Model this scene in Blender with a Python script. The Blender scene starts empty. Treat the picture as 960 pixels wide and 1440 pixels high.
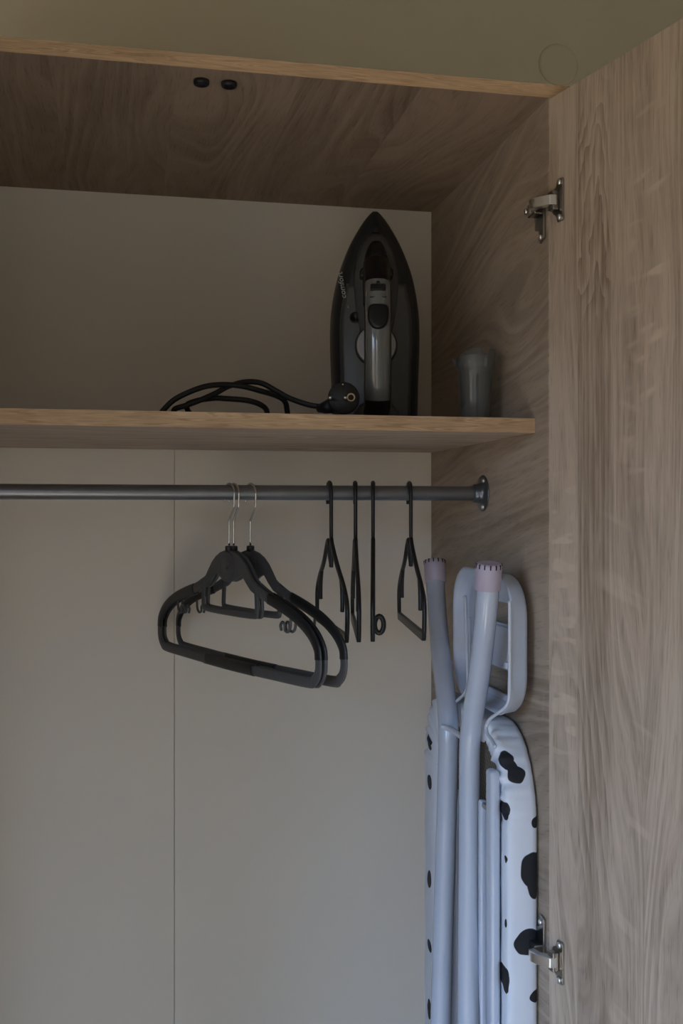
import bpy, bmesh, math, random
from mathutils import Vector, Matrix
random.seed(4)
C = bpy.context.scene.collection
sc = bpy.context.scene
PI = math.pi
H = 1.45                                   # camera height

# ------------------------------------------------------------------ camera
F = 1480.0
YAW = math.atan(.207)
cs, sn = math.cos(YAW), math.sin(YAW)
cam = bpy.data.cameras.new('camera')
cam.sensor_fit = 'VERTICAL'; cam.sensor_height = 36; cam.lens = F/1440*36
cam.clip_start = .02
co = bpy.data.objects.new('camera', cam); C.objects.link(co)
co.location = (0, 0, H); co.rotation_euler = (PI/2, 0, -YAW)
sc.camera = co
# ------------------------------------------------------------------ world, light, exposure
w = bpy.data.worlds.new('world'); sc.world = w; w.use_nodes = True
_nt = w.node_tree; _bg = _nt.nodes['Background']
_tc = _nt.nodes.new('ShaderNodeTexCoord'); _sp = _nt.nodes.new('ShaderNodeSeparateXYZ'); _cr = _nt.nodes.new('ShaderNodeValToRGB')
_nt.links.new(_tc.outputs['Generated'], _sp.inputs[0]); _nt.links.new(_sp.outputs['Z'], _cr.inputs[0]); _nt.links.new(_cr.outputs[0], _bg.inputs[0])
_e = _cr.color_ramp.elements                      # ground below the horizon, blue sky above it
_e[0].position = 0; _e[0].color = (.09, .072, .05, 1)
_e[1].position = .22; _e[1].color = (.45, .72, 1.16, 1)
_m = _e.new(.03); _m.color = (.11, .095, .07, 1)
_bg.inputs[1].default_value = SKY = 12.1
def portal(name, loc, rot, sx, sy):
    l = bpy.data.lights.new(name, 'AREA'); l.shape = 'RECTANGLE'; l.size = sx; l.size_y = sy; l.cycles.is_portal = True
    o = bpy.data.objects.new(name, l); C.objects.link(o); o.location = loc; o.rotation_euler = rot
# daylight enters through a narrow window behind the camera and a wide one in the left wall
WX0, WX1, WZ0, WZ1, WY = -1.06, -.52, .10, 2.05, -1.9
portal('window_daylight', ((WX0+WX1)/2, WY-.04, (WZ0+WZ1)/2), (PI/2, 0, 0), WX1-WX0-.1, WZ1-WZ0-.1)
LX, LY0, LY1, LZ0, LZ1 = -1.5, -1.30, .10, .05, 2.05
portal('window_daylight', (LX-.04, (LY0+LY1)/2, (LZ0+LZ1)/2), (PI/2, 0, -PI/2), LY1-LY0-.1, LZ1-LZ0-.1)
# sun through the windows: it only lands on the floor behind the camera and lights the wardrobe from below
sl = bpy.data.lights.new('sun', 'SUN'); sl.energy = 30; sl.angle = .009; sl.color = (1, .99, .97)
so = bpy.data.objects.new('sun', sl); C.objects.link(so)
so.rotation_euler = Vector((.35, .94, -.98)).to_track_quat('-Z', 'Y').to_euler(); so.location = (-4, -2, 3)
sc.view_settings.view_transform = 'Standard'
sc.view_settings.look = 'None'
sc.view_settings.gamma = 1
sc.view_settings.use_curve_mapping = False
sc.view_settings.exposure = 0.08

def D(px, py):
    u = (px-480)/F; v = (720-py)/F
    return Vector((u*cs+sn, -u*sn+cs, v))
def PY(px, py, Y):
    d = D(px, py); return d*(Y/d.y) + Vector((0, 0, H))
def PX(px, py, X):
    d = D(px, py); return d*(X/d.x) + Vector((0, 0, H))

# ------------------------------------------------------------------ node helpers
def new_mat(name):
    m = bpy.data.materials.new(name); m.use_nodes = True
    nt = m.node_tree
    return m, nt, nt.nodes['Principled BSDF']
def nd(nt, t, **kw):
    n = nt.nodes.new(t)
    for k, v in kw.items(): setattr(n, k, v)
    return n
def mth(nt, op, a, b=None, c=None, clamp=False):
    n = nd(nt, 'ShaderNodeMath', operation=op, use_clamp=clamp)
    for i, v in enumerate((a, b, c)):
        if v is None: continue
        if isinstance(v, (int, float)): n.inputs[i].default_value = v
        else: nt.links.new(v, n.inputs[i])
    return n.outputs[0]
def rng(nt, v, a, b, c=0., d=1.):
    n = nd(nt, 'ShaderNodeMapRange', interpolation_type='SMOOTHSTEP')
    nt.links.new(v, n.inputs[0])
    for i, x in enumerate((a, b, c, d)): n.inputs[i+1].default_value = x
    return n.outputs[0]
def comb(nt, a, b, c):
    n = nd(nt, 'ShaderNodeCombineXYZ')
    for i, v in enumerate((a, b, c)):
        if isinstance(v, (int, float)): n.inputs[i].default_value = v
        else: nt.links.new(v, n.inputs[i])
    return n.outputs[0]
def noise(nt, vec, scale=1, detail=2, rough=.5, dist=0):
    n = nd(nt, 'ShaderNodeTexNoise')
    nt.links.new(vec, n.inputs['Vector'])
    n.inputs['Scale'].default_value = scale; n.inputs['Detail'].default_value = detail
    n.inputs['Roughness'].default_value = rough; n.inputs['Distortion'].default_value = dist
    return n.outputs['Fac']
def mix(nt, f, a, b, mode='MIX'):
    n = nd(nt, 'ShaderNodeMix', data_type='RGBA', blend_type=mode)
    if isinstance(f, (int, float)): n.inputs[0].default_value = f
    else: nt.links.new(f, n.inputs[0])
    for i, v in ((6, a), (7, b)):
        if isinstance(v, tuple): n.inputs[i].default_value = (*v, 1)
        else: nt.links.new(v, n.inputs[i])
    return n.outputs[2]
def bump(nt, bs, h, strength=.2, dist=.001):
    n = nd(nt, 'ShaderNodeBump'); n.inputs['Strength'].default_value = strength
    n.inputs['Distance'].default_value = dist
    nt.links.new(h, n.inputs['Height']); nt.links.new(n.outputs[0], bs.inputs['Normal'])

def simple(name, col, rough=.5, metal=0, spec=.5, var=.06, scale=30, coat=0, bmp=0):
    m, nt, bs = new_mat(name)
    tc = nd(nt, 'ShaderNodeTexCoord').outputs['Object']
    n = noise(nt, tc, scale, 3)
    a = tuple(c*(1-var) for c in col); b = tuple(min(1, c*(1+var)) for c in col)
    nt.links.new(mix(nt, n, a, b), bs.inputs['Base Color'])
    bs.inputs['Roughness'].default_value = rough; bs.inputs['Metallic'].default_value = metal
    bs.inputs['Specular IOR Level'].default_value = spec; bs.inputs['Coat Weight'].default_value = coat
    if bmp: bump(nt, bs, noise(nt, tc, scale*12, 2), bmp, .0006)
    return m

def wood(name, ga, wa, seed=0., light=(.56, .455, .36), dark=(.27, .200, .145), ring=34, warp=.05, tilt=0.,
         stave=.115, gs=1.6, ws=6., saw=.5, rough=.62, off=0., tone=.16, fs=1., fc=1.15, figure=False):
    """printed oak decor; ga = grain axis, wa = axis across the grain"""
    m, nt, bs = new_mat(name)
    tc = nd(nt, 'ShaderNodeTexCoord').outputs['Object']
    sp = nd(nt, 'ShaderNodeSeparateXYZ'); nt.links.new(tc, sp.inputs[0])
    g0, w0 = sp.outputs[ga], sp.outputs[wa]
    if tilt:
        ca, sa = math.cos(tilt), math.sin(tilt)
        g = mth(nt, 'ADD', mth(nt, 'MULTIPLY', g0, ca), mth(nt, 'MULTIPLY', w0, sa))
        wv = mth(nt, 'SUBTRACT', mth(nt, 'MULTIPLY', w0, ca), mth(nt, 'MULTIPLY', g0, sa))
    else: g, wv = g0, w0
    st = mth(nt, 'FLOOR', mth(nt, 'DIVIDE', mth(nt, 'ADD', w0, off), stave))
    wn = nd(nt, 'ShaderNodeTexWhiteNoise', noise_dimensions='1D'); nt.links.new(mth(nt, 'ADD', st, seed+.37), wn.inputs['W'])
    r = wn.outputs['Value']
    rz = mth(nt, 'ADD', mth(nt, 'MULTIPLY', r, 13.), seed)
    low = noise(nt, comb(nt, mth(nt, 'MULTIPLY', g, gs), mth(nt, 'MULTIPLY', wv, ws), rz), 1, 1.2, .4, .15)
    q = mth(nt, 'ADD', wv, mth(nt, 'MULTIPLY', mth(nt, 'SUBTRACT', low, .5), warp*14))
    fine = noise(nt, comb(nt, mth(nt, 'MULTIPLY', g, 9*fs**.5), mth(nt, 'MULTIPLY', q, 90*fs), rz), 1, 3, .6)
    ringv = mth(nt, 'FRACT', mth(nt, 'MULTIPLY', q, ring))
    ringv = mth(nt, 'MULTIPLY', rng(nt, ringv, 0, .75), rng(nt, ringv, 1, .86))
    amp = noise(nt, comb(nt, mth(nt, 'MULTIPLY', g, 2.2), mth(nt, 'MULTIPLY', wv, 12), mth(nt, 'ADD', rz, 5)), 1, 1)
    rs = mth(nt, 'MULTIPLY', ringv, rng(nt, amp, .38, .68))
    pore = rng(nt, noise(nt, comb(nt, mth(nt, 'MULTIPLY', g, 30), mth(nt, 'MULTIPLY', mth(nt, 'ADD', wv, mth(nt, 'MULTIPLY', q, .15)), 420), 3.), 1, 1), .56, .72)
    streak = rng(nt, noise(nt, comb(nt, mth(nt, 'MULTIPLY', g, 2.5), mth(nt, 'MULTIPLY', q, 26), rz), 1, 3, .6), .3, .75)
    f = mth(nt, 'MULTIPLY', rs, .30)
    f = mth(nt, 'ADD', f, mth(nt, 'MULTIPLY', streak, .36))
    f = mth(nt, 'ADD', f, mth(nt, 'MULTIPLY', mth(nt, 'SUBTRACT', fine, .5), fc))
    f = mth(nt, 'ADD', f, mth(nt, 'MULTIPLY', pore, .30))
    f = mth(nt, 'ADD', f, mth(nt, 'MULTIPLY', mth(nt, 'SUBTRACT', r, .5), tone*2))
    if figure:          # the cathedral figure and slanted saw marks printed on the door's decor
        band = mth(nt, 'MULTIPLY', rng(nt, w0, .0515, .0525), rng(nt, w0, .112, .098))
        wob = noise(nt, comb(nt, mth(nt, 'MULTIPLY', g0, 11), mth(nt, 'MULTIPLY', w0, 30), 2.2), 1, 2.5, .55)
        wob2 = noise(nt, comb(nt, mth(nt, 'MULTIPLY', g0, 3), mth(nt, 'MULTIPLY', w0, 10), 9.2), 1, 1)
        up_ = mth(nt, 'ADD', mth(nt, 'ADD', mth(nt, 'MULTIPLY', g0, 17.), mth(nt, 'MULTIPLY', wob, 4.5)), mth(nt, 'MULTIPLY', mth(nt, 'ABSOLUTE', mth(nt, 'SUBTRACT', w0, .083)), 60.))
        dn_ = mth(nt, 'ADD', mth(nt, 'ADD', mth(nt, 'MULTIPLY', g0, 14.), mth(nt, 'MULTIPLY', wob, 1.2)), mth(nt, 'MULTIPLY', mth(nt, 'SUBTRACT', w0, .052), 75.))
        z1 = mth(nt, 'MULTIPLY', rng(nt, g0, 1.60, 1.68), rng(nt, g0, 1.90, 1.82))
        z2 = mth(nt, 'MULTIPLY', rng(nt, g0, .98, 1.08), rng(nt, g0, 1.34, 1.22))
        s1 = mth(nt, 'MULTIPLY', mth(nt, 'SUBTRACT', mth(nt, 'FRACT', up_), .42), z1)
        s2 = mth(nt, 'MULTIPLY', mth(nt, 'SUBTRACT', mth(nt, 'FRACT', dn_), .42), z2)
        fig = mth(nt, 'MULTIPLY', mth(nt, 'ADD', mth(nt, 'MULTIPLY', s1, .72), mth(nt, 'MULTIPLY', s2, .55)), band)
        dk = mth(nt, 'MULTIPLY', mth(nt, 'MULTIPLY', band, rng(nt, wob2, .25, .6)), .24)
        f = mth(nt, 'ADD', f, mth(nt, 'ADD', fig, dk))
    f = mth(nt, 'ADD', f, .06, clamp=True)
    col = mix(nt, f, light, dark)
    if saw:
        sw = noise(nt, comb(nt, mth(nt, 'ADD', mth(nt, 'MULTIPLY', g, 46), mth(nt, 'MULTIPLY', wv, 16)), mth(nt, 'MULTIPLY', wv, 5), 7.+seed), 1, 1.5)
        msk = noise(nt, comb(nt, mth(nt, 'MULTIPLY', g, 3.2), mth(nt, 'MULTIPLY', wv, 11), 17.+seed), 1, 1)
        s = mth(nt, 'MULTIPLY', rng(nt, sw, .56, .70), rng(nt, msk, .52, .66))
        col = mix(nt, mth(nt, 'MULTIPLY', s, saw), col, tuple(min(1, c*1.35) for c in light))
    if figure:
        def bx(x0, x1, g_0, g_1, e=.012):
            return mth(nt, 'MULTIPLY', mth(nt, 'MULTIPLY', rng(nt, w0, x0-e, x0+e), rng(nt, w0, x1+e, x1-e)), mth(nt, 'MULTIPLY', rng(nt, g0, g_0-.03, g_0+.03), rng(nt, g0, g_1+.03, g_1-.03)))
        l1 = noise(nt, comb(nt, mth(nt, 'MULTIPLY', mth(nt, 'SUBTRACT', g0, mth(nt, 'MULTIPLY', w0, .17)), 62), mth(nt, 'MULTIPLY', w0, 14), 4.), 1, 1)
        l2 = noise(nt, comb(nt, mth(nt, 'MULTIPLY', mth(nt, 'SUBTRACT', g0, mth(nt, 'MULTIPLY', w0, .03)), 85), mth(nt, 'MULTIPLY', w0, 20), 6.), 1, 1)
        m_ = mth(nt, 'ADD', mth(nt, 'MULTIPLY', rng(nt, l1, .52, .66), bx(.135, .188, 1.46, 1.82)), mth(nt, 'MULTIPLY', rng(nt, l2, .50, .64), bx(.006, .048, 1.17, 1.46, .004)), clamp=True)
        m_ = mth(nt, 'MULTIPLY', m_, rng(nt, fine, .25, .6))
        col = mix(nt, mth(nt, 'MULTIPLY', m_, .62), col, (.72, .60, .46))
    nt.links.new(col, bs.inputs['Base Color'])
    bs.inputs['Roughness'].default_value = rough
    bs.inputs['Specular IOR Level'].default_value = .35
    bump(nt, bs, f, .12, .0006)
    return m

M = {}
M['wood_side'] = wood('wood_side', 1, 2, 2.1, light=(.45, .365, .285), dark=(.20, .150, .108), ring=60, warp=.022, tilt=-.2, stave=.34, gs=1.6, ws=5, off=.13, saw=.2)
M['wood_top'] = wood('wood_top', 1, 0, 8.3, light=(.36, .265, .19), dark=(.165, .11, .073), ring=70, warp=.018, stave=.13, gs=1.9, ws=8, off=.03, saw=.12)  # oak darkened below the door's tone, standing in for shade under the top
M['wood_door'] = wood('wood_door', 2, 0, 5.7, ring=75, warp=.016, stave=.105, gs=1.3, ws=10, off=.053, saw=.3, tone=.09, fs=1.7, fc=1.5, figure=True)
M['wood_shelf'] = wood('wood_shelf', 0, 1, 3.3, ring=34, warp=.05, stave=.2, saw=.1)
M['edge_oak'] = wood('edge_oak', 0, 2, 1.3, light=(.60, .42, .26), dark=(.34, .215, .12), ring=300, warp=.004, stave=1, gs=5, ws=110, saw=0, off=.31, fs=6, fc=2.2)
M['edge_side'] = wood('edge_side', 2, 0, 1.9, ring=160, warp=.006, stave=1, gs=3, ws=60, saw=0, off=.31)
M['wall'] = simple('wall_paint', (.64, .58, .44), .85, var=.05, scale=2.5, bmp=.15)
M['ceiling'] = simple('ceiling_paint', (.40, .38, .34), .9, var=.03, scale=3)
M['floor'] = wood('floor_laminate', 1, 0, 4.4, light=(.46, .36, .26), dark=(.30, .22, .15), stave=.19, saw=0)
M['back'] = simple('back_board', (.79, .73, .645), .5, var=.03, scale=5, spec=.4, bmp=.04)
M['steel'] = simple('hinge_nickel', (.38, .36, .34), .28, 1, var=.15)
M['steel_bright'] = simple('bright_nickel', (.92, .92, .92), .32, 1)
M['rod'] = simple('rod_grey', (.22, .225, .24), .34, .75, var=.05)
M['flange'] = simple('flange_zinc', (.15, .165, .185), .30, .8, var=.1)
M['chrome'] = simple('chrome_wire', (.75, .75, .75), .18, 1)
M['grey_plastic'] = simple('hanger_grey', (.070, .071, .074), .48, var=.1, scale=40)
M['grip'] = simple('grip_black', (.012, .012, .013), .42, var=.1)
M['black_plastic'] = simple('black_plastic', (.010, .010, .011), .38)
M['bumper'] = simple('bumper_rubber', (.008, .008, .009), .5)
M['board_metal'] = simple('lilac_enamel', (.50, .555, .665), .12, 0, var=.03, coat=.5)
M['rest_plastic'] = simple('rest_grey_blue', (.54, .60, .72), .36, var=.04, spec=.5)
M['cap'] = simple('cap_lilac', (.50, .44, .55), .45, var=.06)
M['wire_white'] = simple('wire_white', (.60, .64, .72), .3, coat=.4)
M['i_body'] = simple('iron_body', (.022, .023, .024), .36, var=.08, spec=.3)
M['i_tank'] = simple('iron_tank', (.058, .060, .060), .36, var=.08)
M['i_frame'] = simple('iron_frame', (.045, .045, .045), .38, var=.08)
M['i_black'] = simple('iron_black', (.007, .007, .008), .28, spec=.3)
M['i_handle'] = simple('iron_handle', (.13, .135, .135), .20, spec=.6, var=.05, coat=1)
M['i_sole'] = simple('iron_sole', (.16, .15, .14), .3, .9)
M['i_dial'] = simple('iron_dial', (.30, .29, .31), .35, .5)
M['cable'] = simple('cable_black', (.008, .0085, .010), .5, bmp=.3, scale=60)
M['gold'] = simple('brass_ring', (.62, .46, .28), .3, 1)
M['print'] = simple('print_silver', (.50, .50, .48), .4)
M['white_frame'] = simple('white_frame', (.75, .75, .74), .4)

# frosted cup
m, nt, bs = new_mat('frosted_cup')
bs.inputs['Base Color'].default_value = (.46, .47, .47, 1); bs.inputs['Roughness'].default_value = .14
tr = nd(nt, 'ShaderNodeBsdfTransparent'); tr.inputs[0].default_value = (.80, .82, .82, 1)
mx = nd(nt, 'ShaderNodeMixShader')
n_ = noise(nt, nd(nt, 'ShaderNodeTexCoord').outputs['Object'], 40, 2)
mx.inputs[0].default_value = .17
nt.links.new(tr.outputs[0], mx.inputs[1]); nt.links.new(bs.outputs[0], mx.inputs[2])
gl = nd(nt, 'ShaderNodeBsdfGlossy'); gl.inputs['Roughness'].default_value = .16
fr_ = nd(nt, 'ShaderNodeFresnel'); fr_.inputs[0].default_value = 1.5; mx2 = nd(nt, 'ShaderNodeMixShader')
nt.links.new(mth(nt, 'MULTIPLY', fr_.outputs[0], .55), mx2.inputs[0]); nt.links.new(mx.outputs[0], mx2.inputs[1]); nt.links.new(gl.outputs[0], mx2.inputs[2])
nt.links.new(mx2.outputs[0], nt.nodes['Material Output'].inputs[0])
M['cup'] = m
# expanded metal underside of the ironing board
m, nt, bs = new_mat('expanded_mesh')
tc = nd(nt, 'ShaderNodeTexCoord').outputs['Object']; sp = nd(nt, 'ShaderNodeSeparateXYZ'); nt.links.new(tc, sp.inputs[0])
a = mth(nt, 'SINE', mth(nt, 'MULTIPLY', mth(nt, 'ADD', sp.outputs[1], mth(nt, 'MULTIPLY', sp.outputs[2], .6)), 1100))
b = mth(nt, 'SINE', mth(nt, 'MULTIPLY', mth(nt, 'SUBTRACT', sp.outputs[1], mth(nt, 'MULTIPLY', sp.outputs[2], .6)), 1100))
l = mth(nt, 'MAXIMUM', rng(nt, a, .3, .9), rng(nt, b, .3, .9))
nt.links.new(mix(nt, l, (.065, .050, .028), (.21, .18, .13)), bs.inputs['Base Color'])
bs.inputs['Roughness'].default_value = .6; bump(nt, bs, l, .4, .001); M['mesh'] = m

# ------------------------------------------------------------------ mesh helpers
def obj(name, bm, mat, parent=None, smooth=False, kind=None, bevel=0, seg=2, sub=0):
    """bm is given in world axes relative to the parent's frame (parent=Empty at its own location)"""
    me = bpy.data.meshes.new(name); bmesh.ops.recalc_face_normals(bm, faces=bm.faces)
    bm.to_mesh(me); bm.free()
    if mat is not None: me.materials.append(M[mat] if isinstance(mat, str) else mat)
    o = bpy.data.objects.new(name, me); C.objects.link(o)
    if smooth:
        for p in me.polygons: p.use_smooth = True
    if parent is not None: o.parent = parent
    if kind: o['kind'] = kind
    if bevel:
        b = o.modifiers.new('bevel', 'BEVEL'); b.width = bevel; b.segments = seg; b.limit_method = 'ANGLE'; b.angle_limit = .6
        b.harden_normals = False
        for p in me.polygons: p.use_smooth = True
        e = o.modifiers.new('wn', 'WEIGHTED_NORMAL')
    if sub:
        s = o.modifiers.new('sub', 'SUBSURF'); s.levels = sub; s.render_levels = sub
    return o
def label(o, lab, cat=None, group=None):
    o['label'] = lab
    if cat: o['category'] = cat
    if group: o['group'] = group
    return o
def empty(name, loc, rz=0, lab=None, cat=None, group=None):
    o = bpy.data.objects.new(name, None); C.objects.link(o); o.location = loc; o.rotation_euler = (0, 0, rz)
    o.empty_display_size = .05
    if lab: label(o, lab, cat, group)
    return o
def box(bm, x0, x1, y0, y1, z0, z1, mtx=None):
    r = bmesh.ops.create_cube(bm, size=1)
    for v in r['verts']:
        v.co = Vector((x0+(v.co.x+.5)*(x1-x0), y0+(v.co.y+.5)*(y1-y0), z0+(v.co.z+.5)*(z1-z0)))
        if mtx: v.co = mtx @ v.co
    return bm
def B(*a, off=(0, 0, 0)):
    bm = bmesh.new(); box(bm, *a)
    bmesh.ops.translate(bm, verts=bm.verts, vec=-Vector(off)); return bm
def spline(pts, n=8, closed=False):
    """Catmull-Rom through pts"""
    P = [Vector(p) for p in pts]; out = []
    N = len(P); rngi = range(N if closed else N-1)
    for i in rngi:
        if closed: p0, p1, p2, p3 = P[i-1], P[i], P[(i+1) % N], P[(i+2) % N]
        else: p0, p1, p2, p3 = P[max(i-1, 0)], P[i], P[i+1], P[min(i+2, N-1)]
        for k in range(n):
            t = k/n
            out.append(.5*((2*p1)+(-p0+p2)*t+(2*p0-5*p1+4*p2-p3)*t*t+(-p0+3*p1-3*p2+p3)*t**3))
    if not closed: out.append(P[-1])
    return out
def sweep(bm, pts, ra, rb=None, sides=12, up=None, closed=False, cap=True, radii=None):
    """tube along pts; ra = half size along the in-plane side axis, rb = along 'up'"""
    rb = ra if rb is None else rb
    pts = [Vector(p) for p in pts]; N = len(pts); rings = []
    nrm = None
    for i, p in enumerate(pts):
        if closed: t = (pts[(i+1) % N]-pts[i-1]).normalized()
        else: t = (pts[min(i+1, N-1)]-pts[max(i-1, 0)]).normalized()
        if up is not None: u = Vector(up); a = t.cross(u).normalized(); b = u if abs(t.dot(u)) < .02 else a.cross(t).normalized()
        else:
            if nrm is None:
                nrm = t.orthogonal().normalized()
            nrm = (nrm-t*nrm.dot(t)).normalized(); a = nrm; b = t.cross(a)
        k = radii[i] if radii else 1
        rings.append([bm.verts.new(p+a*math.cos(2*PI*j/sides)*ra*k+b*math.sin(2*PI*j/sides)*rb*k) for j in range(sides)])
    for i in range(N if closed else N-1):
        A, Bq = rings[i], rings[(i+1) % N]
        for j in range(sides):
            try: bm.faces.new((A[j], A[(j+1) % sides], Bq[(j+1) % sides], Bq[j]))
            except ValueError: pass
    if cap and not closed:
        bm.faces.new(rings[0][::-1]); bm.faces.new(rings[-1])
    return bm
def lathe(bm, prof, axis='Z', seg=24, mtx=None):
    """prof: (r, h)"""
    rings = []
    for r, h in prof:
        ring = []
        for j in range(seg):
            a = 2*PI*j/seg; v = Vector((r*math.cos(a), r*math.sin(a), h))
            if axis == 'X': v = Vector((h, v.x, v.y))
            if axis == 'Y': v = Vector((v.x, h, v.y))
            if mtx: v = mtx @ v
            ring.append(bm.verts.new(v))
        rings.append(ring)
    for A, Bq in zip(rings, rings[1:]):
        for j in range(seg): bm.faces.new((A[j], A[(j+1) % seg], Bq[(j+1) % seg], Bq[j]))
    if prof[0][0] > 1e-6: bm.faces.new(rings[0][::-1])
    if prof[-1][0] > 1e-6: bm.faces.new(rings[-1])
    bmesh.ops.remove_doubles(bm, verts=bm.verts, dist=1e-6)
    return bm
def prism(bm, poly, a0, a1, plane='XZ', mtx=None):
    """extrude a 2D polygon; plane XZ extruded along Y, YZ along X, XY along Z"""
    def mk(p, a):
        v = {'XZ': Vector((p[0], a, p[1])), 'YZ': Vector((a, p[0], p[1])), 'XY': Vector((p[0], p[1], a))}[plane]
        return mtx @ v if mtx else v
    A = [bm.verts.new(mk(p, a0)) for p in poly]; Bq = [bm.verts.new(mk(p, a1)) for p in poly]
    n = len(poly); bm.faces.new(A[::-1]); bm.faces.new(Bq)
    for i in range(n): bm.faces.new((A[i], A[(i+1) % n], Bq[(i+1) % n], Bq[i]))
    return bm
def loft(bm, rings, cap=True):
    R = [[bm.verts.new(Vector(p)) for p in ring] for ring in rings]; n = len(R[0])
    for A, Bq in zip(R, R[1:]):
        for j in range(n): bm.faces.new((A[j], A[(j+1) % n], Bq[(j+1) % n], Bq[j]))
    if cap: bm.faces.new(R[0][::-1]); bm.faces.new(R[-1])
    return bm
def rrect(y0, y1, z0, z1, r, n=8):
    out = []
    for cx, cy, a0 in ((y1-r, z1-r, 0), (y0+r, z1-r, PI/2), (y0+r, z0+r, PI), (y1-r, z0+r, 1.5*PI)):
        for k in range(n+1):
            a = a0+PI/2*k/n; out.append((cx+r*math.cos(a), cy+r*math.sin(a)))
    return out

# ------------------------------------------------------------------ room (structure)
RX0, RX1, RY0, RY1, RZ = -1.5, 1.9, -1.9, 1.60, 2.60
obj('floor', B(RX0, RX1, RY0, RY1, -.05, 0), 'floor', kind='structure')
obj('ceiling', B(RX0, RX1, RY0, RY1, RZ, RZ+.05), 'ceiling', kind='structure')
obj('wall_back', B(RX0, RX1, RY1, RY1+.1, 0, RZ), 'wall', kind='structure')
bm = bmesh.new()
for a in ((RY0, LY0, 0, RZ), (LY1, RY1, 0, RZ), (LY0, LY1, 0, LZ0), (LY0, LY1, LZ1, RZ)):
    box(bm, RX0-.1, RX0, a[0], a[1], a[2], a[3])
obj('wall_left', bm, 'wall', kind='structure')
bm = bmesh.new()
for a in ((LY0, LY0+.05, LZ0, LZ1), (LY1-.05, LY1, LZ0, LZ1), (LY0+.05, LY1-.05, LZ0, LZ0+.05), (LY0+.05, LY1-.05, LZ1-.05, LZ1)):
    box(bm, RX0-.03, RX0+.03, a[0], a[1], a[2], a[3])
obj('window_2', bm, 'white_frame', kind='structure', bevel=.004)
obj('wall_right', B(RX1, RX1+.1, RY0, RY1, 0, RZ), 'wall', kind='structure')
bm = bmesh.new()
for a in ((RX0, WX0, 0, RZ), (WX1, RX1, 0, RZ), (WX0, WX1, 0, WZ0), (WX0, WX1, WZ1, RZ)):
    box(bm, a[0], a[1], RY0-.1, RY0, a[2], a[3])
obj('wall_front', bm, 'wall', kind='structure')
bm = bmesh.new()
for a in ((WX0, WX0+.05, WZ0, WZ1), (WX1-.05, WX1, WZ0, WZ1), (WX0+.05, WX1-.05, WZ0, WZ0+.05), (WX0+.05, WX1-.05, WZ1-.05, WZ1)):
    box(bm, a[0], a[1], RY0-.03, RY0+.03, a[2], a[3])
obj('window_1', bm, 'white_frame', kind='structure', bevel=.004)

# round painted junction box cover on the wall above the wardrobe
c = PY(785, 91, 1.6)
bm = lathe(bmesh.new(), [(.0, -.0035), (.028, -.0035), (.0315, -.0028), (.0335, -.001), (.034, 0)], 'Y', 48)
o = obj('junction_box_cover', bm, 'wall', smooth=True); o.location = (c.x, 1.6, c.z)
label(o, 'round painted cover disc on the wall just above the wardrobe top', 'wall cover')

# ------------------------------------------------------------------ wardrobe
XR, XL, YB, YF = .461, -.29, 1.55, 1.096
ZT, ZSB, ZST = H+.4593, H+.0905, H+.1072
TH = .0145
W0 = Vector(((XR+XL)/2, (YB+YF)/2, 0))
ward = empty('wardrobe', W0, 0, 'tall oak-decor wardrobe with open doors, one shelf and a hanging rail', 'wardrobe')
def wp(name, *a, mat, bevel=.0006, **k): return obj(name, B(*a, off=W0), mat, ward, bevel=bevel, **k)
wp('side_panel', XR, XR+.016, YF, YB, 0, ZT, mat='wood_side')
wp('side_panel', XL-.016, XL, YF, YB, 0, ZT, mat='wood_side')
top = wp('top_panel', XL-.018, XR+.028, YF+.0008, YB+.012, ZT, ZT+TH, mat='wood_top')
e = obj('edge_banding', B(XL-.018, XR+.028, YF-.0006, YF+.0008, ZT, ZT+TH, off=W0), 'edge_oak', top); e['label'] = 'lighter oak edging strip along the top panel'
YS = 1.135
shelf = wp('shelf', XL, XR, YS+.0008, YB-.004, ZSB, ZST, mat='wood_shelf')
e = obj('edge_banding', B(XL, XR-.0002, YS-.0006, YS+.0008, ZSB, ZST, off=W0), 'edge_oak', shelf); e['label'] = 'lighter oak edging strip along the shelf'
wp('bottom_panel', XL, XR, YF+.01, YB-.004, .06, .076, mat='wood_shelf')
wp('plinth', XL, XR, YF+.03, YF+.046, 0, .06, mat='wood_shelf')
xs = PY(245, 800, YB).x
zj = (ZSB+ZST)/2
for x0, x1, z0, z1 in ((XL-.014, xs-.0004, .002, zj-.0005), (xs+.0004, XR+.014, .002, zj-.0005), (XL-.014, XR+.014, zj+.0005, ZT)):
    b = wp('back_panel', x0, x1, YB, YB+.004, z0, z1, mat='back', bevel=.0003)
bk = wp('back_joint_strip', xs-.01, xs+.01, YB+.0041, YB+.007, .002, zj, mat='edge_side')
bk['label'] = 'dark joining strip behind the seam of the back panels'
for px, py in ((283, 113), (322, 116)):
    d = D(px, py); p = d*((ZT-H)/d.z)
    bm = lathe(bmesh.new(), [(.0085, 0), (.0085, -.003), (.0078, -.0048), (.0055, -.0055), (.0045, -.0045), (0, -.0042)], 'Z', 24)
    bmesh.ops.translate(bm, verts=bm.verts, vec=Vector((p.x, 1.127, ZT))-W0)
    obj('door_bumper', bm, 'bumper', ward, smooth=True)['label'] = 'small black round bumper under the top panel'
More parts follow.
